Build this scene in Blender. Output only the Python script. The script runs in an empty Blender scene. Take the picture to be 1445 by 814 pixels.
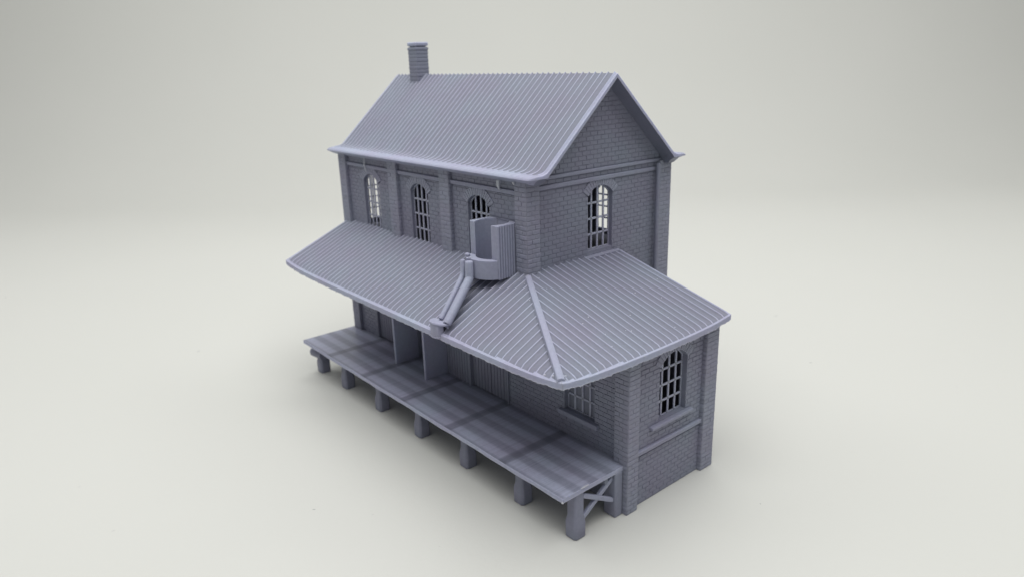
# A small grey resin model of a brick railway building, on a white sweep, photographed from close by.
import bpy, bmesh, math, random
from mathutils import Vector, Matrix
from mathutils.geometry import tessellate_polygon

S = 0.001                      # everything below is written in millimetres
random.seed(7)
scene = bpy.context.scene
col = scene.collection
BASE = Vector((-28.0, 15.0, 0.0))

# ------------------------------------------------------------------ materials
def new_mat(name):
    m = bpy.data.materials.new(name)
    m.use_nodes = True
    nt = m.node_tree
    return m, nt, nt.nodes, nt.links, nt.nodes['Principled BSDF']

def math_node(nt, op, a, b=None, clamp=False):
    n = nt.nodes.new('ShaderNodeMath'); n.operation = op; n.use_clamp = clamp
    for i, v in enumerate((a, b)):
        if v is None: continue
        if isinstance(v, (int, float)): n.inputs[i].default_value = v
        else: nt.links.new(v, n.inputs[i])
    return n.outputs[0]

def resin(name, colour, rough=0.58, sss=0.15, layer=0.15, deck=False, rad=0.0004, spec=0.28):
    m, nt, N, L, b = new_mat(name)
    tc = N.new('ShaderNodeTexCoord')
    n1 = N.new('ShaderNodeTexNoise'); n1.inputs['Scale'].default_value = 90; n1.inputs['Detail'].default_value = 3
    L.new(tc.outputs['Object'], n1.inputs['Vector'])
    r = N.new('ShaderNodeValToRGB'); L.new(n1.outputs['Fac'], r.inputs['Fac'])
    c = colour
    r.color_ramp.elements[0].position = 0.35; r.color_ramp.elements[1].position = 0.68
    r.color_ramp.elements[0].color = (c[0]*0.97, c[1]*0.95, c[2]*0.97, 1)
    r.color_ramp.elements[1].color = (c[0]*0.98, c[1]*1.05, c[2]*1.02, 1)
    # fine mottling, like cured resin with a dusty skin
    n2 = N.new('ShaderNodeTexNoise'); n2.inputs['Scale'].default_value = 1400; n2.inputs['Detail'].default_value = 3
    L.new(tc.outputs['Object'], n2.inputs['Vector'])
    fine = N.new('ShaderNodeMapRange'); L.new(n2.outputs['Fac'], fine.inputs['Value'])
    fine.inputs['From Min'].default_value = 0.3; fine.inputs['From Max'].default_value = 0.7
    fine.inputs['To Min'].default_value = 0.95; fine.inputs['To Max'].default_value = 1.05
    mul = N.new('ShaderNodeMix'); mul.data_type = 'RGBA'; mul.blend_type = 'MULTIPLY'; mul.inputs[0].default_value = 1
    L.new(r.outputs['Color'], mul.inputs[6])
    val = fine.outputs[0]
    if deck:
        sep = N.new('ShaderNodeSeparateXYZ'); L.new(tc.outputs['Object'], sep.inputs[0])
        # the print shows its joists: broad bands along the deck, narrow dark ones across it, and fine board grain
        wob = N.new('ShaderNodeTexNoise'); wob.inputs['Scale'].default_value = 60; L.new(tc.outputs['Object'], wob.inputs['Vector'])
        wv = math_node(nt, 'MULTIPLY', math_node(nt, 'SUBTRACT', wob.outputs['Fac'], 0.5), 0.0008)
        yy = math_node(nt, 'ADD', sep.outputs['Y'], wv)
        s = math_node(nt, 'SINE', math_node(nt, 'MULTIPLY', math_node(nt, 'ADD', yy, -0.00065 - 0.0006), 2*math.pi/0.0047))
        band = math_node(nt, 'MULTIPLY', s, 2.2)
        bandc = N.new('ShaderNodeMapRange'); L.new(band, bandc.inputs['Value'])
        bandc.inputs['From Min'].default_value = -1; bandc.inputs['From Max'].default_value = 1
        bandc.inputs['To Min'].default_value = 0.85; bandc.inputs['To Max'].default_value = 1.18
        xx = math_node(nt, 'ADD', sep.outputs['X'], math_node(nt, 'ADD', wv, -0.01815))   # bands at x = 10.15 + 20 k (object space is +28)
        cx = math_node(nt, 'COSINE', math_node(nt, 'MULTIPLY', xx, 2*math.pi/0.020))
        xb = N.new('ShaderNodeMapRange'); xb.interpolation_type = 'SMOOTHSTEP'; L.new(cx, xb.inputs['Value'])
        xb.inputs['From Min'].default_value = 0.86; xb.inputs['From Max'].default_value = 0.985
        xb.inputs['To Min'].default_value = 1.0; xb.inputs['To Max'].default_value = 0.66
        mp = N.new('ShaderNodeMapping'); mp.inputs['Scale'].default_value = (2600, 60, 60)
        L.new(tc.outputs['Object'], mp.inputs['Vector'])
        gr = N.new('ShaderNodeTexNoise'); gr.inputs['Scale'].default_value = 1; gr.inputs['Detail'].default_value = 2
        L.new(mp.outputs[0], gr.inputs['Vector'])
        g = N.new('ShaderNodeMapRange'); L.new(gr.outputs['Fac'], g.inputs['Value'])
        g.inputs['From Min'].default_value = 0.3; g.inputs['From Max'].default_value = 0.7
        g.inputs['To Min'].default_value = 0.9; g.inputs['To Max'].default_value = 1.1
        # along the transverse bands the lengthwise ones die out
        mixb = N.new('ShaderNodeMix'); L.new(xb.outputs[0], mixb.inputs[0])
        mixb.inputs[2].default_value = 0.9; L.new(bandc.outputs[0], mixb.inputs[3])
        val = math_node(nt, 'MULTIPLY', val, math_node(nt, 'MULTIPLY', g.outputs[0], math_node(nt, 'MULTIPLY', xb.outputs[0], mixb.outputs[0])))
    comb = N.new('ShaderNodeCombineColor')
    for i in range(3): L.new(val, comb.inputs[i])
    L.new(comb.outputs[0], mul.inputs[7])
    L.new(mul.outputs[2], b.inputs['Base Color'])
    # layer lines of the print
    mp2 = N.new('ShaderNodeMapping'); mp2.inputs['Rotation'].default_value = (0.35, 0.22, 0.0)
    L.new(tc.outputs['Object'], mp2.inputs['Vector'])
    wave = N.new('ShaderNodeTexWave'); wave.wave_type = 'BANDS'; wave.bands_direction = 'Z'
    wave.inputs['Scale'].default_value = 1100; wave.inputs['Distortion'].default_value = 1.5
    wave.inputs['Detail'].default_value = 1
    L.new(mp2.outputs[0], wave.inputs['Vector'])
    hsum = math_node(nt, 'ADD', math_node(nt, 'MULTIPLY', wave.outputs['Fac'], layer), n2.outputs['Fac'])
    bump = N.new('ShaderNodeBump'); bump.inputs['Strength'].default_value = 0.3; bump.inputs['Distance'].default_value = 0.00002
    L.new(hsum, bump.inputs['Height']); L.new(bump.outputs[0], b.inputs['Normal'])
    rr = N.new('ShaderNodeMapRange'); L.new(n2.outputs['Fac'], rr.inputs['Value'])
    rr.inputs['To Min'].default_value = rough - 0.08; rr.inputs['To Max'].default_value = rough + 0.1
    L.new(rr.outputs[0], b.inputs['Roughness'])
    b.inputs['Subsurface Weight'].default_value = sss
    b.inputs['Subsurface Radius'].default_value = (1.0, 1.0, 1.1)
    b.inputs['Subsurface Scale'].default_value = rad
    b.inputs['Specular IOR Level'].default_value = spec
    return m

RES = (0.224, 0.229, 0.300)
M_RESIN = resin('grey_resin', RES)
M_BRICK = resin('grey_resin_brickwork', RES, rough=0.5)
M_PALE = resin('grey_resin_painted_glow', tuple(min(1, c*1.62) for c in RES), sss=.7, rad=0.0009)  # paler copy of the resin: light coming through edges and ribs painted in
M_TRIM = resin('grey_resin_trim', tuple(c*1.2 for c in RES), sss=.4, rad=0.0008)
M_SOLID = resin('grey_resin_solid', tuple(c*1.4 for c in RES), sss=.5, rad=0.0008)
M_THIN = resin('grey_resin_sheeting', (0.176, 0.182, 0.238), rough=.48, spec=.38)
M_DECK = resin('grey_resin_deck', tuple(c*1.3 for c in RES), rough=0.38, spec=.4, deck=True)
M_CRUMB = resin('scuffed_resin', (0.5, 0.5, 0.56), rough=0.35)

def sheet_material():
    m, nt, N, L, b = new_mat('white_sheet')
    tc = N.new('ShaderNodeTexCoord')
    n = N.new('ShaderNodeTexNoise'); n.inputs['Scale'].default_value = 9; n.inputs['Detail'].default_value = 2
    L.new(tc.outputs['Object'], n.inputs['Vector'])
    r = N.new('ShaderNodeValToRGB'); L.new(n.outputs['Fac'], r.inputs['Fac'])
    r.color_ramp.elements[0].color = (0.545, 0.552, 0.523, 1); r.color_ramp.elements[1].color = (0.568, 0.572, 0.545, 1)
    val = r.outputs['Color']
    # a few dust specks lying on the sheet (x, y, half length, direction)
    geo = tc.outputs['Object']
    fac = None
    for (x, y, rad, st) in SPECKS:
        mp = N.new('ShaderNodeMapping'); mp.vector_type = 'TEXTURE'
        mp.inputs['Location'].default_value = (x*S, y*S, 0); mp.inputs['Rotation'].default_value = (0, 0, random.uniform(0, 3))
        mp.inputs['Scale'].default_value = (rad*S, rad*S*0.5, 1)
        L.new(geo, mp.inputs['Vector'])
        ln = N.new('ShaderNodeVectorMath'); ln.operation = 'LENGTH'; L.new(mp.outputs[0], ln.inputs[0])
        k = N.new('ShaderNodeMapRange'); L.new(ln.outputs['Value'], k.inputs['Value'])
        k.inputs['From Min'].default_value = 0.5; k.inputs['From Max'].default_value = 1.0
        k.inputs['To Min'].default_value = st; k.inputs['To Max'].default_value = 0
        fac = k.outputs[0] if fac is None else math_node(nt, 'MAXIMUM', fac, k.outputs[0])
    mix = N.new('ShaderNodeMix'); mix.data_type = 'RGBA'; L.new(fac, mix.inputs[0])
    L.new(val, mix.inputs[6]); mix.inputs[7].default_value = (0.25, 0.25, 0.26, 1)
    L.new(mix.outputs[2], b.inputs['Base Color'])
    b.inputs['Roughness'].default_value = 0.6
    b.inputs['Specular IOR Level'].default_value = 0.2
    n2 = N.new('ShaderNodeTexNoise'); n2.inputs['Scale'].default_value = 900; n2.inputs['Detail'].default_value = 4
    L.new(tc.outputs['Object'], n2.inputs['Vector'])
    bump = N.new('ShaderNodeBump'); bump.inputs['Strength'].default_value = 0.25; bump.inputs['Distance'].default_value = 0.0001
    L.new(n2.outputs['Fac'], bump.inputs['Height']); L.new(bump.outputs[0], b.inputs['Normal'])
    return m

# ------------------------------------------------------------------ mesh helpers
class MB:
    """Collects vertices and faces (millimetres, world axes) and links them as one mesh object."""
    def __init__(self): self.v = []; self.f = []; self.mi = []; self.cur = 0
    def add(self, verts, faces):
        o = len(self.v); self.v += [tuple(p) for p in verts]
        for f in faces: self.f.append(tuple(i+o for i in f)); self.mi.append(self.cur)
    def box(self, x0, x1, y0, y1, z0, z1):
        self.add([(x0,y0,z0),(x1,y0,z0),(x1,y1,z0),(x0,y1,z0),(x0,y0,z1),(x1,y0,z1),(x1,y1,z1),(x0,y1,z1)],
                 [(3,2,1,0),(4,5,6,7),(0,1,5,4),(1,2,6,5),(2,3,7,6),(3,0,4,7)])
    def prism(self, loops, fmap, d0, d1):
        """loops[0] outer, rest holes (2D); fmap(u, v, d) -> 3D; capped at d0 and d1"""
        tri = tessellate_polygon([[Vector((a, b, 0)) for a, b in l] for l in loops])
        flat = [q for l in loops for q in l]; n = len(flat)
        vs = [fmap(a, b, d1) for a, b in flat] + [fmap(a, b, d0) for a, b in flat]
        fs = []
        for t in tri: fs.append(tuple(t)); fs.append(tuple(i+n for i in reversed(t)))
        o = 0
        for l in loops:
            k = len(l)
            for i in range(k):
                j = (i+1) % k
                fs.append((o+i, o+j, n+o+j, n+o+i))
            o += k
        self.add(vs, fs)
    def tube(self, pts, rads, n=12, squash=1.0):
        pts = [Vector(p) for p in pts]
        if not isinstance(rads, (list, tuple)): rads = [rads]*len(pts)
        rings = []; ref = Vector((1, 0, 0))
        for i, p in enumerate(pts):
            a = pts[max(i-1, 0)]; b = pts[min(i+1, len(pts)-1)]
            t = (b-a).normalized(); u = (ref - t*ref.dot(t))
            if u.length < 1e-3: u = Vector((0, 1, 0)) - t*t.y
            u.normalize(); w = t.cross(u)
            rings.append([p + (u*math.cos(2*math.pi*k/n) + w*math.sin(2*math.pi*k/n)*squash)*rads[i] for k in range(n)])
        vs = [q for r in rings for q in r]; fs = []
        for i in range(len(pts)-1):
            for k in range(n):
                fs.append((i*n+k, i*n+(k+1) % n, (i+1)*n+(k+1) % n, (i+1)*n+k))
        fs.append(tuple(reversed(range(n)))); fs.append(tuple((len(pts)-1)*n+k for k in range(n)))
        self.add(vs, fs)
    def blob(self, c, r, sx=1, sy=1, sz=1):
        bm = bmesh.new(); bmesh.ops.create_icosphere(bm, subdivisions=1, radius=1)
        self.add([(c[0]+v.co.x*r*sx, c[1]+v.co.y*r*sy, c[2]+v.co.z*r*sz) for v in bm.verts], [[v.index for v in f.verts] for f in bm.faces]); bm.free()
    def build(self, name, mats, parent=None, bevel=0, seg=2, smooth=None, at=None):
        me = bpy.data.meshes.new(name)
        o3 = Vector(at) if at is not None else (BASE if parent is not None else Vector((0, 0, 0)))
        me.from_pydata([((x-o3.x)*S, (y-o3.y)*S, (z-o3.z)*S) for x, y, z in self.v], [], self.f)
        if not isinstance(mats, (list, tuple)): mats = [mats]
        for m in mats: me.materials.append(m)
        me.polygons.foreach_set('material_index', self.mi)
        bm = bmesh.new(); bm.from_mesh(me); bmesh.ops.recalc_face_normals(bm, faces=bm.faces); bm.to_mesh(me); bm.free()
        me.update()
        o = bpy.data.objects.new(name, me); col.objects.link(o)
        if parent is not None: o.parent = parent
        if at is not None: o.location = (Vector(at) - BASE)*S
        if bevel:
            b = o.modifiers.new('bevel', 'BEVEL'); b.width = bevel*S; b.segments = seg; b.limit_method = 'ANGLE'; b.angle_limit = math.radians(40)
            b.use_clamp_overlap = True
        if smooth is not None:
            me.polygons.foreach_set('use_smooth', [True]*len(me.polygons))
            me.set_sharp_from_angle(angle=math.radians(smooth))
        return o

root = bpy.data.objects.new('model_building', None); col.objects.link(root)
root.location = BASE*S; root.empty_display_size = 0.02
root['label'] = 'grey resin model of a two storey brick building with ribbed roofs and raised platform'
root['category'] = 'model building'

# wall frames: (u, v, d) -> world, d grows outward
def front(y):  return lambda u, v, d: (u, y-d, v)        # faces -Y, u = x
def back(y):   return lambda u, v, d: (u, y+d, v)
def side(x):   return lambda u, v, d: (x+d, u, v)        # faces +X, u = y
def far_side(x): return lambda u, v, d: (x-d, u, v)

class Opening:
    """segment-headed opening in wall coordinates"""
    def __init__(s, c, w, z0, spring, rise):
        s.c, s.w, s.z0, s.sp, s.rise = c, w, z0, spring, rise
        s.R = (w*w/4 + rise*rise)/(2*rise); s.zc = spring + rise - s.R
        s.a = math.asin(min(1, w/2/s.R))
    def loop(s, n=14, inset=0):
        R = s.R - inset; h = s.w/2 - inset
        a = math.acos(min(1, max(-1, (s.sp - s.zc)/s.R)))
        pts = [(s.c-h, s.z0+inset), (s.c+h, s.z0+inset)]
        a = math.asin(min(1, h/R))
        pts += [(s.c+R*math.sin(a-2*a*i/n), s.zc+R*math.cos(a-2*a*i/n)) for i in range(n+1)]
        return pts
    def top(s, u):
        d = u - s.c
        return s.zc + math.sqrt(max(0, s.R**2 - d*d))
    def cut(s, za, zb, ring):
        """u-interval not bricked between heights za and zb"""
        if zb <= s.z0 or za >= s.zc + s.R + ring: return None
        zm = (za+zb)/2
        lim = s.zc + s.R*math.cos(s.a)             # spring height
        h = s.w/2 if zm < s.sp else 0
        if ring and zm > lim - 0.2:
            rr = s.R + ring - 0.25
            q = rr*rr - (zm-s.zc)**2
            if q > 0:
                k = math.sqrt(q); k = min(k, (zm-s.zc)*math.tan(s.a) if zm > s.zc else k)
                h = max(h, k)
        return (s.c-h, s.c+h) if h > 0 else None

BL, BH, GAP = 2.45, 1.07, 0.16

def bricks(mb, fmap, spans, z0, z1, openings=(), ring=0, proud=0.11, blocks=()):
    """spans(za, zb) -> (u0, u1) available at that course"""
    k = 0; z = z0
    while z < z1 - 0.3:
        zt = min(z + BH, z1)
        a, b = z + GAP/2, zt - GAP/2
        sp = spans(a, b)
        if sp:
            ivs = [sp]
            cuts = [o.cut(a, b, ring) for o in openings] + [(c0, c1) for c0, c1, zz0, zz1 in blocks if b > zz0 and a < zz1]
            for c in cuts:
                if not c: continue
                nv = []
                for i0, i1 in ivs:
                    if c[1] <= i0 or c[0] >= i1: nv.append((i0, i1)); continue
                    if c[0] > i0: nv.append((i0, c[0]))
                    if c[1] < i1: nv.append((c[1], i1))
                ivs = nv
            off = (k % 2)*BL/2
            for i0, i1 in ivs:
                q = math.floor((i0 - off)/BL)*BL + off
                while q < i1:
                    u0, u1 = max(q, i0) + GAP/2*(q > i0), min(q + BL, i1) - GAP/2*(q + BL < i1)
                    if u1 - u0 > 0.25:
                        e = 0.06; p = proud + random.uniform(-0.03, 0.03)
                        du = random.uniform(-.03, .03); dz = random.uniform(-.03, .03)
                        vs = [fmap(u0+du, a+dz, -0.05), fmap(u1+du, a+dz, -0.05), fmap(u1+du, b+dz, -0.05), fmap(u0+du, b+dz, -0.05),
                              fmap(u0+e+du, a+e+dz, p), fmap(u1-e+du, a+e+dz, p), fmap(u1-e+du, b-e+dz, p), fmap(u0+e+du, b-e+dz, p)]
                        mb.add(vs, [(4,5,6,7),(0,1,5,4),(1,2,6,5),(2,3,7,6),(3,0,4,7)])
                    q += BL
        z += BH; k += 1

def window(op, fmap, depth, parent=root, cols=4, rows=4, label=None, bar=0.46, bd=0.22):
    """frame and glazing bars, set back in the opening"""
    mb = MB(); d0, d1 = -depth-bd, -depth
    # frame: opening outline minus inset outline, oversize tucked into the reveal
    mb.prism([op.loop(inset=-0.02), list(reversed(op.loop(inset=0.3)))], fmap, d0-0.02, d1)
    u0, u1 = op.c-op.w/2, op.c+op.w/2
    for i in range(1, cols):
        u = u0 + (u1-u0)*i/cols
        mb.prism([[(u-bar/2, op.z0), (u+bar/2, op.z0), (u+bar/2, op.top(u)-0.2), (u-bar/2, op.top(u)-0.2)]], fmap, d0, d1+0.06)
    H = op.zc + op.R - op.z0
    for j in range(1, rows):
        z = op.z0 + H*j/rows*0.97
        mb.prism([[(u0+.1, z-bar/2), (u1-.1, z-bar/2), (u1-.1, z+bar/2), (u0+.1, z+bar/2)]], fmap, d0+.02, d1+0.03)
    o = mb.build('window', M_PALE, parent)
    if label: o['label'] = label
    return o

def arch(op, fmap, parent, thick=2.1, n=15, proud=0.30):
    mb = MB(); a = op.a*1.0
    for i in range(n):
        t0 = -a + 2*a*i/n; t1 = -a + 2*a*(i+1)/n; g = 0.012
        t0 += g*(i > 0); t1 -= g*(i < n-1)
        r0, r1 = op.R, op.R + thick + random.uniform(-.06, .06)
        q = [(op.c+r0*math.sin(t0), op.zc+r0*math.cos(t0)), (op.c+r0*math.sin(t1), op.zc+r0*math.cos(t1)),
             (op.c+r1*math.sin(t1), op.zc+r1*math.cos(t1)), (op.c+r1*math.sin(t0), op.zc+r1*math.cos(t0))]
        mb.prism([q], fmap, -0.3, proud + random.uniform(-.03, .03))
    # mortar bed behind the stones
    rr = [(op.c+(op.R+.05)*math.sin(-a+2*a*i/20), op.zc+(op.R+.05)*math.cos(-a+2*a*i/20)) for i in range(21)]
    rr += [(op.c+(op.R+thick-.1)*math.sin(a-2*a*i/20), op.zc+(op.R+thick-.1)*math.cos(a-2*a*i/20)) for i in range(21)]
    mb.prism([rr], fmap, -0.25, proud-0.14)
    return mb.build('arch', M_TRIM, parent)

def bar_part(name, parent, x0, x1, y0, y1, z0, z1, bevel=0.18, mat=M_TRIM, label=None):
    mb = MB(); mb.box(x0, x1, y0, y1, z0, z1)
    o = mb.build(name, mat or M_RESIN, parent, bevel=bevel)
    if label: o['label'] = label
    return o

def pilaster(x0, x1, y0, y1, z0, z1, parent=root):
    """coursed brick pier: a core and, on every course, bricks split alternately"""
    mb = MB(); c = 0.11
    mb.box(x0+c, x1-c, y0+c, y1-c, z0, z1)
    k = 0; z = z0
    while z < z1 - 0.2:
        zt = min(z+BH, z1)
        a, b = z+GAP/2, zt-GAP/2
        fx = 0.38 if k % 2 else 0.62
        xm = x0+(x1-x0)*fx; ym = y0+(y1-y0)*(1-fx); j = lambda: random.uniform(-.035, .035)
        g = GAP*0.42
        for X0, X1 in ((x0, xm-g), (xm+g, x1)):
            for Y0, Y1 in ((y0, ym-g), (ym+g, y1)):
                e = 0.1
                xs0, xs1, ys0, ys1 = X0+j(), X1+j(), Y0+j(), Y1+j()
                rings = []
                for zz, ins in ((a, 0.07), (a+.09, 0), (b-.09, 0), (b, 0.07)):
                    ax0 = xs0 + (ins if X0 == x0 else 0); ax1 = xs1 - (ins if X1 == x1 else 0)
                    ay0 = ys0 + (ins if Y0 == y0 else 0); ay1 = ys1 - (ins if Y1 == y1 else 0)
                    # outside corners are worn round
                    cut = lambda px, py: 0.34 if ((px in (x0, x1)) and (py in (y0, y1))) else 0.0
                    ring = []
                    for (px, py, ex, ey, sx, sy) in ((ax0, ay0, X0, Y0, 1, 1), (ax1, ay0, X1, Y0, -1, 1), (ax1, ay1, X1, Y1, -1, -1), (ax0, ay1, X0, Y1, 1, -1)):
                        r = cut(ex, ey)
                        p1 = (px, py+sy*r, zz); p2 = (px+sx*r*.3, py+sy*r*.3, zz); p3 = (px+sx*r, py, zz)
                        ring += [p1, p2, p3] if sx*sy > 0 else [p3, p2, p1]
                    rings.append(ring)
                n = 12; vs = [p for r_ in rings for p in r_]; fs = []
                for i in range(3):
                    for m in range(n): fs.append((i*n+m, i*n+(m+1) % n, (i+1)*n+(m+1) % n, (i+1)*n+m))
                fs.append(tuple(reversed(range(n)))); fs.append(tuple(3*n+m for m in range(n)))
                mb.add(vs, fs)
        z += BH; k += 1
    return mb.build('pilaster', M_TRIM, parent)

# ------------------------------------------------------------------ walls
YP = 1.2            # front panels lie 1.2 behind the pilaster faces
XP = -1.2
XG = 28.9           # lower end wall panel
L0, ZU = -86.5, 67.5
slope = 0.916

# upper front wall with three arched windows
fops = [Opening(c, 8.3, 46.2, 60.2, 2.3) for c in (-69.3, -44.1, -18.6)]
mb = MB()
mb.prism([[(L0+.3, 44.3), (-.3, 44.3), (-.3, ZU), (L0+.3, ZU)]] + [list(reversed(o.loop())) for o in fops], front(YP), -1.35, 0)
for u0, u1 in ((-82, -57.8), (-53.3, -33.1), (-28.8, -4)):
    bricks(mb, front(YP), lambda a, b: (u0, u1), 45.4, 64.05, fops, 2.1)
    bricks(mb, front(YP), lambda a, b: (u0, u1), 65.1, ZU, ())
wf = mb.build('brick_wall', M_BRICK, root)
for o in fops:
    w = window(o, front(YP), 0.75)
    arch(o, front(YP), w)
for u0, u1 in ((-82, -57.8), (-53.3, -33.1), (-28.8, -4)):
    bar_part('string_course', root, u0-.1, u1+.1, 0.55, YP+.3, 64.1, 65.1)

# upper end wall (gable) with one arched window
gop = Opening(24.5, 8.4, 48.2, 61.6, 2.2)
mb = MB()
zt = lambda y: 88.3 - slope*abs(y-25)
mb.prism([[(.3, 30), (30.2, 30), (30.2, 0), (49.7, 0), (49.7, zt(49.7)), (25, zt(25)), (.3, zt(.3))], list(reversed(gop.loop()))], side(XP), -1.5, 0)
sp_full = lambda a, b: (4.0, 45.2)
bricks(mb, side(XP), lambda a, b: (30.4, 45.2), .2, 38.0)
bricks(mb, side(XP), sp_full, 38.0, 65.0, [gop], 2.1)
bricks(mb, side(XP), sp_full, 65.95, 67.15)
bricks(mb, side(XP), lambda a, b: (max(1.5, 25-(88.0-b)/slope), min(48.5, 25+(88.0-b)/slope)), 67.95, 87.2)
wg = mb.build('brick_wall', M_BRICK, root)
w = window(gop, side(XP), 0.9)
arch(gop, side(XP), w)
mbs = MB(); mbs.box(XP-1.2, 0.15, 19.2, 30.6, 46.4, 47.1); mbs.build('sill', M_TRIM, w, bevel=.2)
bar_part('string_course', root, XP-.3, XP+.62, 3.9, 45.3, 65.0, 65.95)
bar_part('string_course', root, XP-.3, XP+.62, 1.6, 48.4, 67.15, 67.95)

# lower front wall: doorway boards, one window towards the near corner
lop = Opening(14.9, 9.2, 17.6, 30.4, 2.3)
door1, door2, mid = (-72.6, -51.5), (-24.6, -9.4), (-50.0, -36.2)
hole = lambda a, b, z0, z1: [(a, z0), (a, z1), (b, z1), (b, z0)]
mb = MB()
mb.prism([[(L0+.3, 0), (29.8, 0), (29.8, 36.9), (4, 43.8), (L0+.3, 44.3)], list(reversed(lop.loop())),
          hole(door1[0], door1[1], 11.0, 33), hole(door2[0], door2[1], 11.0, 33), hole(mid[0], mid[1], 11.0, 33)], front(YP), -1.35, 0)
bricks(mb, front(YP), lambda a, b: (-82, 26), 11.6, 37.5, [lop], 2.1, blocks=[(door1[0], -24.6, 0, 34.5), (-24.7, door2[1], 0, 34.5)])
mb.build('brick_wall', M_BRICK, root)
w = window(lop, front(YP), 1.0, label='small paned window in the shade under the canopy')
arch(lop, front(YP), w)
mbp = MB(); mbp.prism([lop.loop(inset=.05)], front(YP), -1.33, -1.24); mbp.build('pane', M_THIN, w)
mbs = MB(); mbs.box(9.0, 20.9, 0.1, YP+1, 16.4, 17.55); mbs.build('sill', M_TRIM, w, bevel=.18)

def boards(x0, x1, z0, z1, y, pitch=1.25, frame=True):
    mb = MB(); n = max(1, round((x1-x0)/pitch)); st = (x1-x0)/n
    mb.box(x0, x1, y+.3, y+1.2, z0, z1)
    for i in range(n): mb.box(x0+i*st+.09, x0+(i+1)*st-.09, y, y+.4, z0+.05, z1-.05)
    return mb
boards(-72.6, -62.1, 11.4, 33, 1.9).build('door', M_RESIN, root, bevel=.08, seg=1)
boards(-62.0, -51.5, 11.4, 33, 1.9).build('door', M_RESIN, root, bevel=.08, seg=1)
boards(-24.6, -17.0, 11.4, 33, 1.6).build('door', M_RESIN, root, bevel=.08, seg=1)
boards(-16.8, -9.4, 11.4, 33, 1.6).build('door', M_RESIN, root, bevel=.08, seg=1)
boards(-50.0, -36.2, 11.4, 33, 4.2).build('door', M_RESIN, root, bevel=.08, seg=1)
boards(-35.0, -24.75, 11.5, 34.4, 0.75, 1.1).build('boarding', M_RESIN, root, bevel=.08, seg=1)
mb = MB(); mb.box(-24.95, -24.3, 0.5, 1.6, 11.5, 34.4); mb.box(-25, -9.0, 0.6, 1.6, 33.1, 34.4); mb.box(-9.45, -9.0, 0.62, 1.6, 11.5, 33.1)
mb.build('door_frame', M_RESIN, root, bevel=.1)

# two screens standing out from the wall on the platform
for x in (-50.6, -35.6):
    mb = MB(); mb.box(x-.4, x+.4, -6.3, YP+.2, 11.5, 43.2)
    mb.build('screen', M_PALE, root, bevel=.15)

# lower end wall
lgop = Opening(15.6, 9.3, 17.9, 30.5, 2.5)
mb = MB()
mb.prism([[(.3, 0), (30.0, 0), (30.0, 36.6), (.3, 36.6)], list(reversed(lgop.loop()))], side(XG), -1.8, 0)
bricks(mb, side(XG), lambda a, b: (3.4, 25.8), 0.1, 12.5, [lgop], 2.1)
bricks(mb, side(XG), lambda a, b: (3.4, 25.8), 13.45, 36.4, [lgop], 2.1)
mb.build('brick_wall', M_BRICK, root)
w = window(lgop, side(XG), 1.2, label='small paned window with a chipped head, low in the end wall')
arch(lgop, side(XG), w)
mbs = MB(); mbs.box(XG-1.2, 30.0, 7.9, 22.0, 16.95, 17.75); mbs.build('sill', M_TRIM, w, bevel=.2)
bar_part('string_course', root, XG-.3, XG+.75, 3.3, 25.9, 12.5, 13.45)

# walls round the back (seen only through the windows)
bops = [Opening(c, 8.3, 45.9, 57.2, 2.3) for c in (-20.2, -45.5)]
mb = MB()
mb.prism([[(L0+.3, 0), (-.3, 0), (-.3, ZU), (L0+.3, ZU)]] + [list(reversed(o.loop())) for o in bops], back(48.8), -.9, 0)
bricks(mb, back(48.8), lambda a, b: (-82, -4), 0.2, 66, bops, 2.1)
mb.build('brick_wall', M_BRICK, root)
for o in bops: arch(o, back(48.8), window(o, back(48.8), .5))
eop = Opening(12.2, 11.5, 45.9, 58.0, 2.3)
mb = MB()
mb.prism([[(.3, 0), (49.7, 0), (49.7, zt(49.7)), (25, zt(25)), (.3, zt(.3))], list(reversed(eop.loop()))], far_side(L0+.8), -.8, 0)
bricks(mb, far_side(L0+.8), lambda a, b: (max(4.0, 25-(88.0-b)/slope), min(45.2, 25+(88.0-b)/slope)), 0.2, 87, [eop], 2.1)
mb.build('brick_wall', M_BRICK, root)
arch(eop, far_side(L0+.8), window(eop, far_side(L0+.8), .4, cols=3, bar=.4, bd=.12))
mb = MB(); mb.box(0.2, 29.6, 28.0, 29.9, 0, 36.6)
bricks(mb, back(29.9), lambda a, b: (2.0, 25.9), 0.2, 38)
mb.build('brick_wall', M_BRICK, root)
mb = MB(); mb.box(L0+2.6, -3.2, 3.2, 47.4, 43.0, 44.8)
mb.build('upper_floor', M_RESIN, root)

# pilasters
pilaster(-4.1, 0, 0, 4.1, 38.5, 67.6)                     # near upper corner
pilaster(L0, L0+4.4, 0, 4.1, 0, 67.4)                     # far end of the front
for x0, x1 in ((-57.9, -53.4), (-33.2, -28.9)): pilaster(x0, x1, 0, 2.2, 45.0, 67.4)
pilaster(-4.1, 0, 45.2, 50, 0, 67.4)
pilaster(L0, L0+4.4, 45.2, 50, 0, 67.4)
pilaster(26.0, 30.05, 0, 3.5, 0, 36.6)                    # near lower corner
pilaster(25.9, 30.05, 25.8, 30.4, 0, 36.6)
mb = MB(); mb.tube([(XP+1.6, 44.1, 36), (XP+1.6, 44.1, 66.9)], 0.55, 10); mb.build('downpipe', M_RESIN, root, smooth=40)

# print-support stubs left on the far upper corner
mb = MB()
for z in (63.4, 58.4, 53.5, 48.5, 43.5, 38.8): mb.blob((-0.9, 50.25, z), 0.36)
mb.build('print_stubs', M_RESIN, root, smooth=60)

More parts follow.
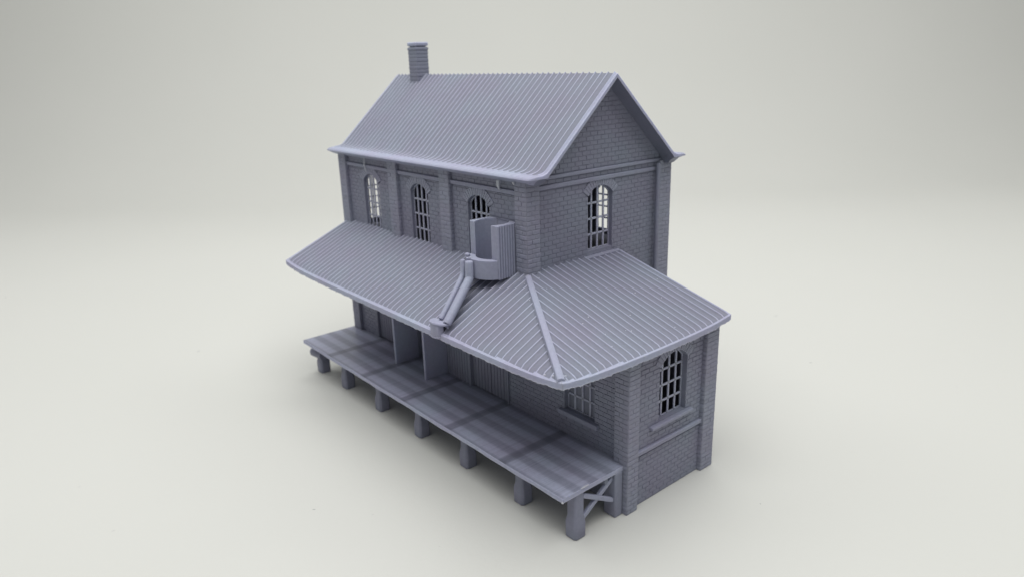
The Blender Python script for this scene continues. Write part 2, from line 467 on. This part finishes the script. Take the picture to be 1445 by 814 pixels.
# ------------------------------------------------------------------ roofs
PITCH = 1.98
def rib(t, h=0.40, p=5): return h*((1+math.cos(2*math.pi*t/PITCH))/2)**p

def crest(t): return ((1+math.cos(2*math.pi*t/PITCH))/2)**5 > 0.64

def crumbs(mb, pts, r=0.16):
    mb.cur = 1
    for q in pts: mb.blob(q, r*random.uniform(.7, 1.3), random.uniform(.8, 1.6), random.uniform(.8, 1.4), .9)
    mb.cur = 0

# main roof: closed cross-section (y, z, rib weight) drawn once, ribbed along x
half = [(25, 89.15, 1)]
for i in range(1, 7): y = 25 - (25-3.7)*i/6; half.append((y, 89.15-slope*(25-y), 1))
half += [(2.9, 69.2, 1), (2.2, 69.02, .95), (1.3, 68.95, .8), (0.3, 68.92, .6), (-0.6, 68.88, .4), (-1.3, 68.78, .2), (-1.75, 68.55, 0), (-1.9, 68.3, 0), (-1.6, 68.0, 0),
         (-0.9, 67.7, 0), (0.0, 67.25, 0), (1.0, 66.85, 0), (2.2, 66.6, 0), (3.4, 66.75, 0), (3.9, 68.8, 0)]
under = [(y, 88.2-slope*(25-y), 0) for y in (9, 17)] + [(25, 88.2, 0)]
left_half = half + under
prof = left_half + [(50-y, z, w) for y, z, w in reversed(left_half[1:-1])]
X0, X1 = -89.84, 3.32
def columns(a, b, phase, per=14):
    st = PITCH/per; k0 = math.ceil((a+phase)/st+.2); k1 = math.floor((b+phase)/st-.2)
    return [a] + [k*st-phase for k in range(k0, k1+1)] + [b]
XS = columns(X0, X1, -2.44); NX = len(XS)-1
mb = MB(); vs = []; n = len(prof); rmi = []
for i in range(NX+1):
    x = XS[i]
    edge = min(1, (x-X0)/0.5, (X1-x)/0.9)
    r = rib(x-2.44)
    for y, z, w in prof:
        # gutter ends are rounded off towards the verge
        yy, zz = y, z + r*w*max(0, edge)
        e = min(x-X0, X1-x)
        if e < 0.8 and (y < 2 or y > 48):
            s = 1 - math.sqrt(max(0, 1-((0.8-e)/0.8)**2)); c = 2.2 if y < 25 else 47.8
            yy = y + (c-y)*s*0.45
        if X1-x < 1.8 and zz < 68.3 and (y < 3.6 or y > 46.4):      # the near ends of the gutters taper upwards
            zz += (68.3-zz)*(1-(X1-x)/1.8)**.6*1.0
        vs.append((x, yy, zz))
fs = []
for i in range(NX):
    xm = (XS[i]+XS[i+1])/2
    for k in range(n):
        fs.append((i*n+k, i*n+(k+1) % n, (i+1)*n+(k+1) % n, (i+1)*n+k))
        wgt = (prof[k][2]+prof[(k+1) % n][2])/2
        ym = (prof[k][0]+prof[(k+1) % n][0])/2; lip = (ym < 1.0 or ym > 49)
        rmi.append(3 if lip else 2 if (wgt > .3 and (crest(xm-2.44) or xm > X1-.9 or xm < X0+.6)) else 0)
for base in (0, NX*n):
    tri = tessellate_polygon([[Vector((p[0], p[1], 0)) for p in prof]])
    for t in tri: fs.append(tuple(base+q for q in t)); rmi.append(2)
mb.add(vs, fs); mb.mi = rmi
pts = []
for _ in range(9):
    y = random.uniform(5, 24); pts.append((random.uniform(-60, 1), y, 89.3-slope*(25-y)))
crumbs(mb, pts, .11)
mb.cur = 1
mb.tube([(-70.6, 0.3, 67.3), (-70.5, 0.1, 65.0), (-70.2, 0.4, 63.2)], [.12, .2, .06], 6)       # strands of support left under the eave
mb.tube([(-9.4, 0.0, 67.0), (-9.2, -0.2, 65.8), (-9.0, 0, 64.8)], [.45, .35, .05], 6)
mb.tube([(-3.8, -0.3, 67.2), (-3.5, -.35, 66.6)], [.35, .08], 6)
mb.cur = 0
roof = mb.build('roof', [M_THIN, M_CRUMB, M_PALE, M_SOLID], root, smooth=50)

# chimney, standing across the ridge
cx0, cx1, cy0, cy1 = -78.6, -74.1, 22.5, 26.9
mb = MB(); mb.box(cx0+.1, cx1-.1, cy0+.1, cy1-.1, 85, 97.0)
z = 85.3; k = 0
while z < 96.2:
    i = .0 if k % 2 else .03
    mb.box(cx0+i, cx1-i, cy0+i, cy1-i, z, z+1.03); z += 1.08; k += 1
mb.box(cx0-.1, cx1+.1, cy0-.1, cy1+.1, 96.2, 97.0)
mb.box(cx0+.45, cx1-.45, cy0+.45, cy1-.45, 96.9, 97.6)
ch = mb.build('chimney', M_BRICK, root, bevel=.22)
mb = MB(); mb.box(cx0-.1, cx1+.1, cy0-.1, cy1+.1, 97.4, 98.5); mb.build('chimney_cap', M_PALE, ch, bevel=.3)

# canopy over the platform, wrapping round the near corner with a hip
EX, EY, ZT, ZE = 32.06, -20.4, 46.55, 38.0
sf = (ZT-ZE)/(-EY); ss = (ZT-ZE)/EX
TH = 1.2
def sag(f, d0, d1):
    # the printed eave hangs a little low, and its corners curl up
    d = max(0.0, min(d0, d1)); f = min(1, max(0, f))
    return 1.3*(1-math.exp(-d/7))*(1-f)**1.5
def canopy_cols(along0, along1, top_of, fpos, phase):
    AS = columns(along0, along1, phase); n = len(AS)-1; st = [0, .012, .03, .06, .15, .3, .45, .6, .8, 1.0]
    vs = []; m = len(st)
    for i in range(n+1):
        a = AS[i]; t = top_of(a)
        e = max(0, min(1, (a-along0)/.4, (along1-a)/.4))
        for s in st:
            q = s*t; f = min(1, max(0, (q-0.55)/0.5))
            jag = 0
            vs.append(fpos(a, q, rib(a+phase, .42)*f*e))
        jag = 0.09*math.sin(a*1.3)*math.sin(a*.37+1) + 0.05*math.sin(a*4.1+math.sin(a)) + (random.uniform(-.3, 0) if random.random() < .05 else 0)
        vs.append(fpos(a, t, -TH)); vs.append(fpos(a, min(.9, t), -TH)); vs.append(fpos(a, 0, -TH+jag-.05))
    k = m+3; fs = []
    mi = []
    for i in range(n):
        am = (AS[i]+AS[i+1])/2; t = top_of(am)
        for j in range(k):
            fs.append((i*k+j, i*k+(j+1) % k, (i+1)*k+(j+1) % k, (i+1)*k+j))
            q = (st[j]+st[min(j+1, m-1)])/2*t if j < m else 0
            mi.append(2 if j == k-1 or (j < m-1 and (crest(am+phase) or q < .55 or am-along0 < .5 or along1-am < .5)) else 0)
    for b in (0, n*k): fs.append(tuple(b+j for j in range(k))); mi.append(2)
    return vs, fs, mi
mb = MB()
# front slope: a = x, q = distance in from the eave
topf = lambda x: (-EY+1.4) if x <= -2 else max(0.02, (-EY)*(1 - x/EX)) if x > 0 else -EY+.7*(-x)
vs, fs, mi = canopy_cols(-85.7, EX-.03, topf, lambda a, q, h: (a, EY+q, ZE+sf*q+h-sag(q/21.8, a+85.7, EX-a)), 1.34)
mb.add(vs, fs); cmi = mi
tops = lambda y: (EX+1.4) if y >= 2 else max(0.02, EX*(1-(-y)/(-EY))) if y < 0 else EX+.7*y
vs, fs, mi = canopy_cols(EY+.03, 31.2, tops, lambda a, q, h: (EX-q, a, ZE+ss*q+h-sag(q/33, a-EY, 31.2-a)), 14.6)
mb.add(vs, fs); mb.mi = cmi + mi
pts = []
for _ in range(26):
    y = random.uniform(-8, 28); x = random.uniform(4, 30); pts.append((x, y, 46.6-ss*x+.1))
for _ in range(9):
    y = random.uniform(-18, -3); x = random.uniform(-80, 8); pts.append((x, y, 46.6+sf*y+.12))
crumbs(mb, pts, .11)
crumbs(mb, [(27.3, EY+.1, 38.15), (29.0, EY+.6, 38.35), (31.0, -18.6, 38.6), (0.4, -.6, 47.0), (2.2, -2.9, 46.0), (2.4, 1.2, 46.5), (-3.6, -.3, 57.4), (EX-.1, 25.6, 36.6), (EX-.1, 16, 36.6), (EX-.1, 2, 36.6)], .13)
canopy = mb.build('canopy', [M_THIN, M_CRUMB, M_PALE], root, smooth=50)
# flat capping along the hip
mb = MB(); A = Vector((0.2, -0.1, ZT+.1)); B = Vector((EX-.9, EY+.55, ZE+.2)); d = (B-A).normalized()
u = Vector((d.y, -d.x, 0)).normalized()*.8
w = Vector((0, 0, .42))
seg = [A-u-w*1.2+Vector((0,0,-.1)), A-u*.8+w*.55, A+w, A+u*.8+w*.55, A+u-w*1.2+Vector((0,0,-.1))]
seg2 = [q+(B-A) for q in seg]
mb.add(seg+seg2, [(0,1,6,5),(1,2,7,6),(2,3,8,7),(3,4,9,8),(4,0,5,9),(4,3,2,1,0),(5,6,7,8,9)])
mb.build('hip_capping', M_SOLID, canopy, bevel=.12)

# ------------------------------------------------------------------ corrugated hopper with its chute
cxh = -9.25
mb = MB(); r_in = 3.95; cyh = -2.4; hw = 4.95
a0 = math.acos(min(1, (-5.0-cyh)/-r_in)); a_cut = math.asin(((-cyh)-5.0)/r_in)   # where the cut plane y = -5 meets the bore
arc = [(cxh+r_in*math.cos(t), cyh+r_in*math.sin(t)) for t in [a_cut+(math.pi-2*a_cut)*i/28 for i in range(29)]]
side_r = []
nf = 8; y = -4.95
for i in range(nf):                                              # fluted flanks
    for s in range(6):
        yy = -4.95 + (i+s/6)*5.9/nf
        side_r.append((hw + 0.4*abs(math.sin(math.pi*s/6))**.8 - .2, yy))
outer = [(cxh+q, yy) for q, yy in side_r] + [(cxh+hw-.12, .95), (cxh-hw+.12, .95)] + [(cxh-q, yy) for q, yy in reversed(side_r)]
loop = outer + list(reversed(arc))
mb.prism([loop], lambda u, v, d: (u, v, d), 45.9, 58.0)
hopper = mb.build('hopper', M_SOLID, root)
mb = MB()
fr = [(cxh+5.45*math.sin(t), -2.6-5.45*math.cos(t)) for t in [-1.12+2.24*i/24 for i in range(25)]]
outer2 = fr + [(cxh+hw-.4, -4.7), (cxh+hw-.4, .6), (cxh-hw+.4, .6), (cxh-hw+.4, -4.7)]
bore = [(cxh+r_in*math.cos(2*math.pi*i/36), cyh+r_in*math.sin(2*math.pi*i/36)) for i in range(36)]
bore = [(a, min(b, .3)) for a, b in bore]
mb.prism([outer2, list(reversed(bore))], lambda u, v, d: (u, v, d), 46.9, 50.3)
mb.prism([outer2], lambda u, v, d: (u, v, d), 46.0, 46.92)
mb.tube([(-11.6, -7.3, 45.9), (-11.6, -7.3, 50.2)], .85, 12)     # boss beside the chute head
mb.blob((-12.8, -7.0, 50.6), .75, 1.1, .9, .7)
mb.build('hopper_base', M_SOLID, hopper, bevel=.15, smooth=45)
mb = MB()
R1 = [(-9.7, -8.9, 50.0), (-9.7, -8.9, 49.7), (-9.65, -8.95, 46.6), (-9.4, -9.3, 45.9), (-8.9, -10.3, 45.2), (-4.7, -18.9, 39.6), (-4.6, -19.3, 39.2)]
L1 = [(-12.0, -9.0, 50.0), (-12.0, -9.0, 49.7), (-12.0, -9.0, 47.2), (-11.8, -9.4, 46.4), (-11.3, -10.3, 45.7), (-7.2, -18.7, 40.0), (-7.1, -19.1, 39.6)]
mb.tube(R1, [.8, .95, .95, .98, .98, .95, .9], 14)
mb.tube(L1, [.45, .62, .62, .62, .62, .6, .55], 12)
for a, b in zip(range(len(R1)-1), range(1, len(R1))):             # bed of the trough between its two sides
    p = [Vector(L1[a]), Vector(R1[a]), Vector(R1[b]), Vector(L1[b])]
    dn = Vector((0.25, .25, -.35)) if a < 3 else Vector((0, .15, -.75))
    up = [q + dn*0.35 for q in p]; lo = [q + dn*1.9 for q in p]
    mb.add(up+lo, [(0,1,2,3),(7,6,5,4),(0,4,5,1),(1,5,6,2),(2,6,7,3),(3,7,4,0)])
mb.box(-12.2, -9.2, -8.9, -6.6, 46.5, 49.4)
mb.build('chute', M_SOLID, hopper, bevel=.1, seg=1, smooth=45)
mb = MB()
sp = [(-9.7, -19.2), (-9.5, -20.4), (-8.8, -21.2), (-6.8, -21.35), (-5.0, -20.7), (-4.2, -19.9), (-4.0, -18.6), (-7.4, -18.3)]
mb.prism([sp], lambda u, v, d: (u, v, d), 38.8, 39.4)
mb.prism([[(-9.2, -19.5), (-8.8, -20.9), (-7.2, -21.3), (-5.9, -20.9), (-5.4, -19.5)]], lambda u, v, d: (u, v, d), 36.2, 38.9)
mb.prism([[(-9.3, -19.9), (-8.95, -21.0), (-7.2, -21.35), (-5.85, -20.95), (-5.35, -19.9)]], lambda u, v, d: (u, v, d), 35.7, 36.4)
mb.build('spout', M_SOLID, hopper, bevel=.28, seg=3, smooth=50)

# ------------------------------------------------------------------ platform
ZD = 11.53
mb = MB()
nseg = 40
vs = []; 
for i in range(nseg+1):
    x = -87.3 + (28.75+87.3)*i/nseg
    yw = -17.45 + .06*math.sin(i*.7) 
    vs += [(x, yw, ZD-.05), (x, YP+.1, ZD), (x, YP+.1, ZD-1.05), (x, yw+.05, ZD-1.15+.06*math.sin(i*1.9))]
fs = []
for i in range(nseg):
    for j in range(4): fs.append((i*4+j, i*4+(j+1) % 4, (i+1)*4+(j+1) % 4, (i+1)*4+j))
fs += [(0,1,2,3), tuple(nseg*4+j for j in range(4))]
mb.add(vs, fs); mb.mi = [2 if j == 3 else 0 for i in range(nseg) for j in range(4)] + [2, 2]  # front edge and ends take the paler resin, an edge highlight painted in
mb.cur = 1; mb.tube([(28.7, -12.4, ZD-.05), (28.75, -11.4, ZD+.05), (28.7, -10.2, ZD)], [.1, .2, .12], 6); mb.blob((28.6, -17.3, ZD-1.0), .3); mb.cur = 0
deck = mb.build('platform', [M_DECK, M_CRUMB, M_PALE], root, bevel=.2)

def octo(w, c): return [(-w+c, -w), (w-c, -w), (w, -w+c), (w, w-c), (w-c, w), (-w+c, w), (-w, w-c), (-w, -w+c)]
def post_mesh():
    mb = MB(); secs = [(0.0, 1.52, .5), (0.3, 1.64, .48), (3.5, 1.66, .5), (4.9, 1.3, .32), (10.6, 1.3, .28)]
    vs = []; fs = []
    for z, w, c in secs: vs += [(x+random.uniform(-.03, .03), y+random.uniform(-.03, .03), z) for x, y in octo(w, c)]
    for i in range(len(secs)-1):
        for k in range(8): fs.append((i*8+k, i*8+(k+1) % 8, (i+1)*8+(k+1) % 8, (i+1)*8+k))
    fs += [tuple(reversed(range(8))), tuple((len(secs)-1)*8+k for k in range(8))]
    mb.add(vs, fs); return mb
px = [28.4, 12.2, -7.9, -27.9, -48.0, -68.1, -84.3]
mbp = post_mesh(); mbp.v = [(x+px[0]-1.2, y-12.4, z) for x, y, z in mbp.v]
post0 = mbp.build('post', M_RESIN, deck, bevel=.12, smooth=35, at=(px[0]-1.2, -12.4, 0))
post0.location = (Vector((px[0]-1.2, -12.4, 0)) - BASE)*S
for x in px[1:]:
    o = post0.copy(); col.objects.link(o); o.parent = deck
    o.location = (Vector((x-1.2, -12.4, 0)) - BASE)*S
    o.rotation_euler.z = random.choice((0, math.pi/2, math.pi))
# square post against the wall at the near end, and the crossed brace between the two
mb = MB(); mb.box(25.6, 28.9, -2.4, -.05, 0, 10.6); mb.build('wall_post', M_RESIN, deck, bevel=.3, smooth=35)
mb = MB()
def bar(a, b, w, t):
    a, b = Vector(a), Vector(b); d = (b-a).normalized(); n = Vector((1, 0, 0)); s = d.cross(n).normalized()*w/2; n = n*t/2
    q = [a-s-n, a+s-n, a+s+n, a-s+n]; q2 = [p+(b-a) for p in q]
    mb.add(q+q2, [(0,1,2,3),(7,6,5,4),(0,4,5,1),(1,5,6,2),(2,6,7,3),(3,7,4,0)])
bar((27.7, -11.2, 3.6), (27.7, -2.2, 9.4), 1.0, .8)
bar((28.0, -11.2, 9.2), (28.0, -2.2, 4.1), 1.0, .8)
mb.build('cross_brace', M_SOLID, deck, bevel=.15)
mb = MB(); mb.tube([(-83, -13.2, 6.4), (-88.0, -14.0, 6.6), (-88.5, -14.0, 6.6)], [1.5, 1.6, 1.1], 12)
mb.build('beam_end', M_RESIN, deck, smooth=60)
mb = MB(); mb.box(-86, 28, -4.6, -3.6, 8.6, 10.5); mb.box(-86, 26, -9.3, -8.3, 8.6, 10.5)
mb.build('joist', M_RESIN, deck, bevel=.1)

# ------------------------------------------------------------------ white sweep
CAM = dict(loc=(115.5584, -100.7079, 92.399), yaw=2.4483, pitch=-0.3065, roll=-0.0297, f=1012.9235)
fw = Vector((math.cos(CAM['yaw']), math.sin(CAM['yaw']), 0)); rt = Vector((fw.y, -fw.x, 0))
def unproj_ground(u, v):
    cp, sp = math.cos(CAM['pitch']), math.sin(CAM['pitch'])
    F = Vector((fw.x*cp, fw.y*cp, sp)); r = F.cross(Vector((0, 0, 1))).normalized(); up = r.cross(F)
    c, s = math.cos(CAM['roll']), math.sin(CAM['roll']); r2 = r*c+up*s; u2 = up*c-r*s
    d = F + r2*(u-722.5)/CAM['f'] - u2*(v-407)/CAM['f']
    t = -CAM['loc'][2]/d.z
    return (CAM['loc'][0]+d.x*t, CAM['loc'][1]+d.y*t)
SPECKS = []
for (u, v, rad, st) in ((443, 718, .45, .7), (280, 495, 1.0, .35), (160, 748, .5, .25), (526, 725, .35, .25), (1144, 511, .6, .6), (1073, 710, .3, .7), (95+1000, 445, 1.0, .3),
                        (8, 419, .9, .4), (112, 686, .5, .2), (620, 770, .3, .2), (350+1000, 545, .5, .2)):
    x, y = unproj_ground(u, v); SPECKS.append((x, y, rad, st))
M_SHEET = sheet_material()
mb = MB()
path = [(-1500, 0), (-200, 0), (0, 0), (200, 0), (400, 0), (490, 0)]
RAD, D0 = 230, 490
for i in range(1, 25):
    t = math.pi/2*i/24*0.96; path.append((D0+RAD*math.sin(t), RAD*(1-math.cos(t))))
lx, lz = path[-1]; path += [(lx+6, lz+150), (lx+14, lz+420)]
vs = []; NW = 12
for dist, z in path:
    for k in range(NW+1):
        w = -3000+6000*k/NW
        q = Vector((115.5, -100.7, 0)) + fw*dist + rt*w
        vs.append((q.x, q.y, z-.02))
fs = []
for i in range(len(path)-1):
    for k in range(NW): a = i*(NW+1)+k; fs.append((a, a+1, a+NW+2, a+NW+1))
mb.add(vs, fs)
sheet = mb.build('backdrop', M_SHEET, None, smooth=180)
sheet['kind'] = 'structure'; sheet['label'] = 'plain white paper sweep under and behind the model'

# ------------------------------------------------------------------ light
world = bpy.data.worlds.new('World'); scene.world = world; world.use_nodes = True
bg = world.node_tree.nodes['Background']; bg.inputs['Color'].default_value = (1, 1, 0.99, 1); bg.inputs['Strength'].default_value = 0.27

def area(name, loc, target, sx, sy, power, colour=(1, 1, 1)):
    l = bpy.data.lights.new(name, 'AREA'); l.shape = 'RECTANGLE'; l.size = sx*S; l.size_y = sy*S; l.energy = power; l.color = colour
    o = bpy.data.objects.new(name, l); col.objects.link(o); o.location = Vector(loc)*S
    d = (Vector(target)-Vector(loc)).normalized(); o.rotation_euler = d.to_track_quat('-Z', 'Y').to_euler()
    return o
c = Vector((-20, 10, 0))
area('tent_light', c - fw*170 + Vector((0, 0, 560)), c - fw*10, 640, 420, 3.2, (1, 0.995, 0.985))
area('added_backdrop_fill', c + fw*210 + Vector((0, 0, 500)), c + fw*230, 950, 170, 2.1, (1, 0.995, 0.985))  # added fill lamp, brightens the sweep behind the model

# ------------------------------------------------------------------ camera
cd = bpy.data.cameras.new('camera'); cam = bpy.data.objects.new('camera', cd); col.objects.link(cam); scene.camera = cam
cp, sp_ = math.cos(CAM['pitch']), math.sin(CAM['pitch'])
F = Vector((fw.x*cp, fw.y*cp, sp_)); r = F.cross(Vector((0, 0, 1))).normalized(); up = r.cross(F)
c_, s_ = math.cos(CAM['roll']), math.sin(CAM['roll']); r2 = r*c_+up*s_; u2 = up*c_-r*s_
cam.matrix_world = Matrix(((r2.x, u2.x, -F.x, CAM['loc'][0]*S), (r2.y, u2.y, -F.y, CAM['loc'][1]*S), (r2.z, u2.z, -F.z, CAM['loc'][2]*S), (0, 0, 0, 1)))
cd.sensor_width = 36; cd.lens = CAM['f']/1445*36
cd.clip_start = 0.005; cd.clip_end = 20
cd.dof.use_dof = True; cd.dof.focus_distance = 0.150; cd.dof.aperture_fstop = 26

scene.view_settings.view_transform = 'Standard'; scene.view_settings.look = 'None'
scene.view_settings.exposure = 0; scene.view_settings.gamma = 1
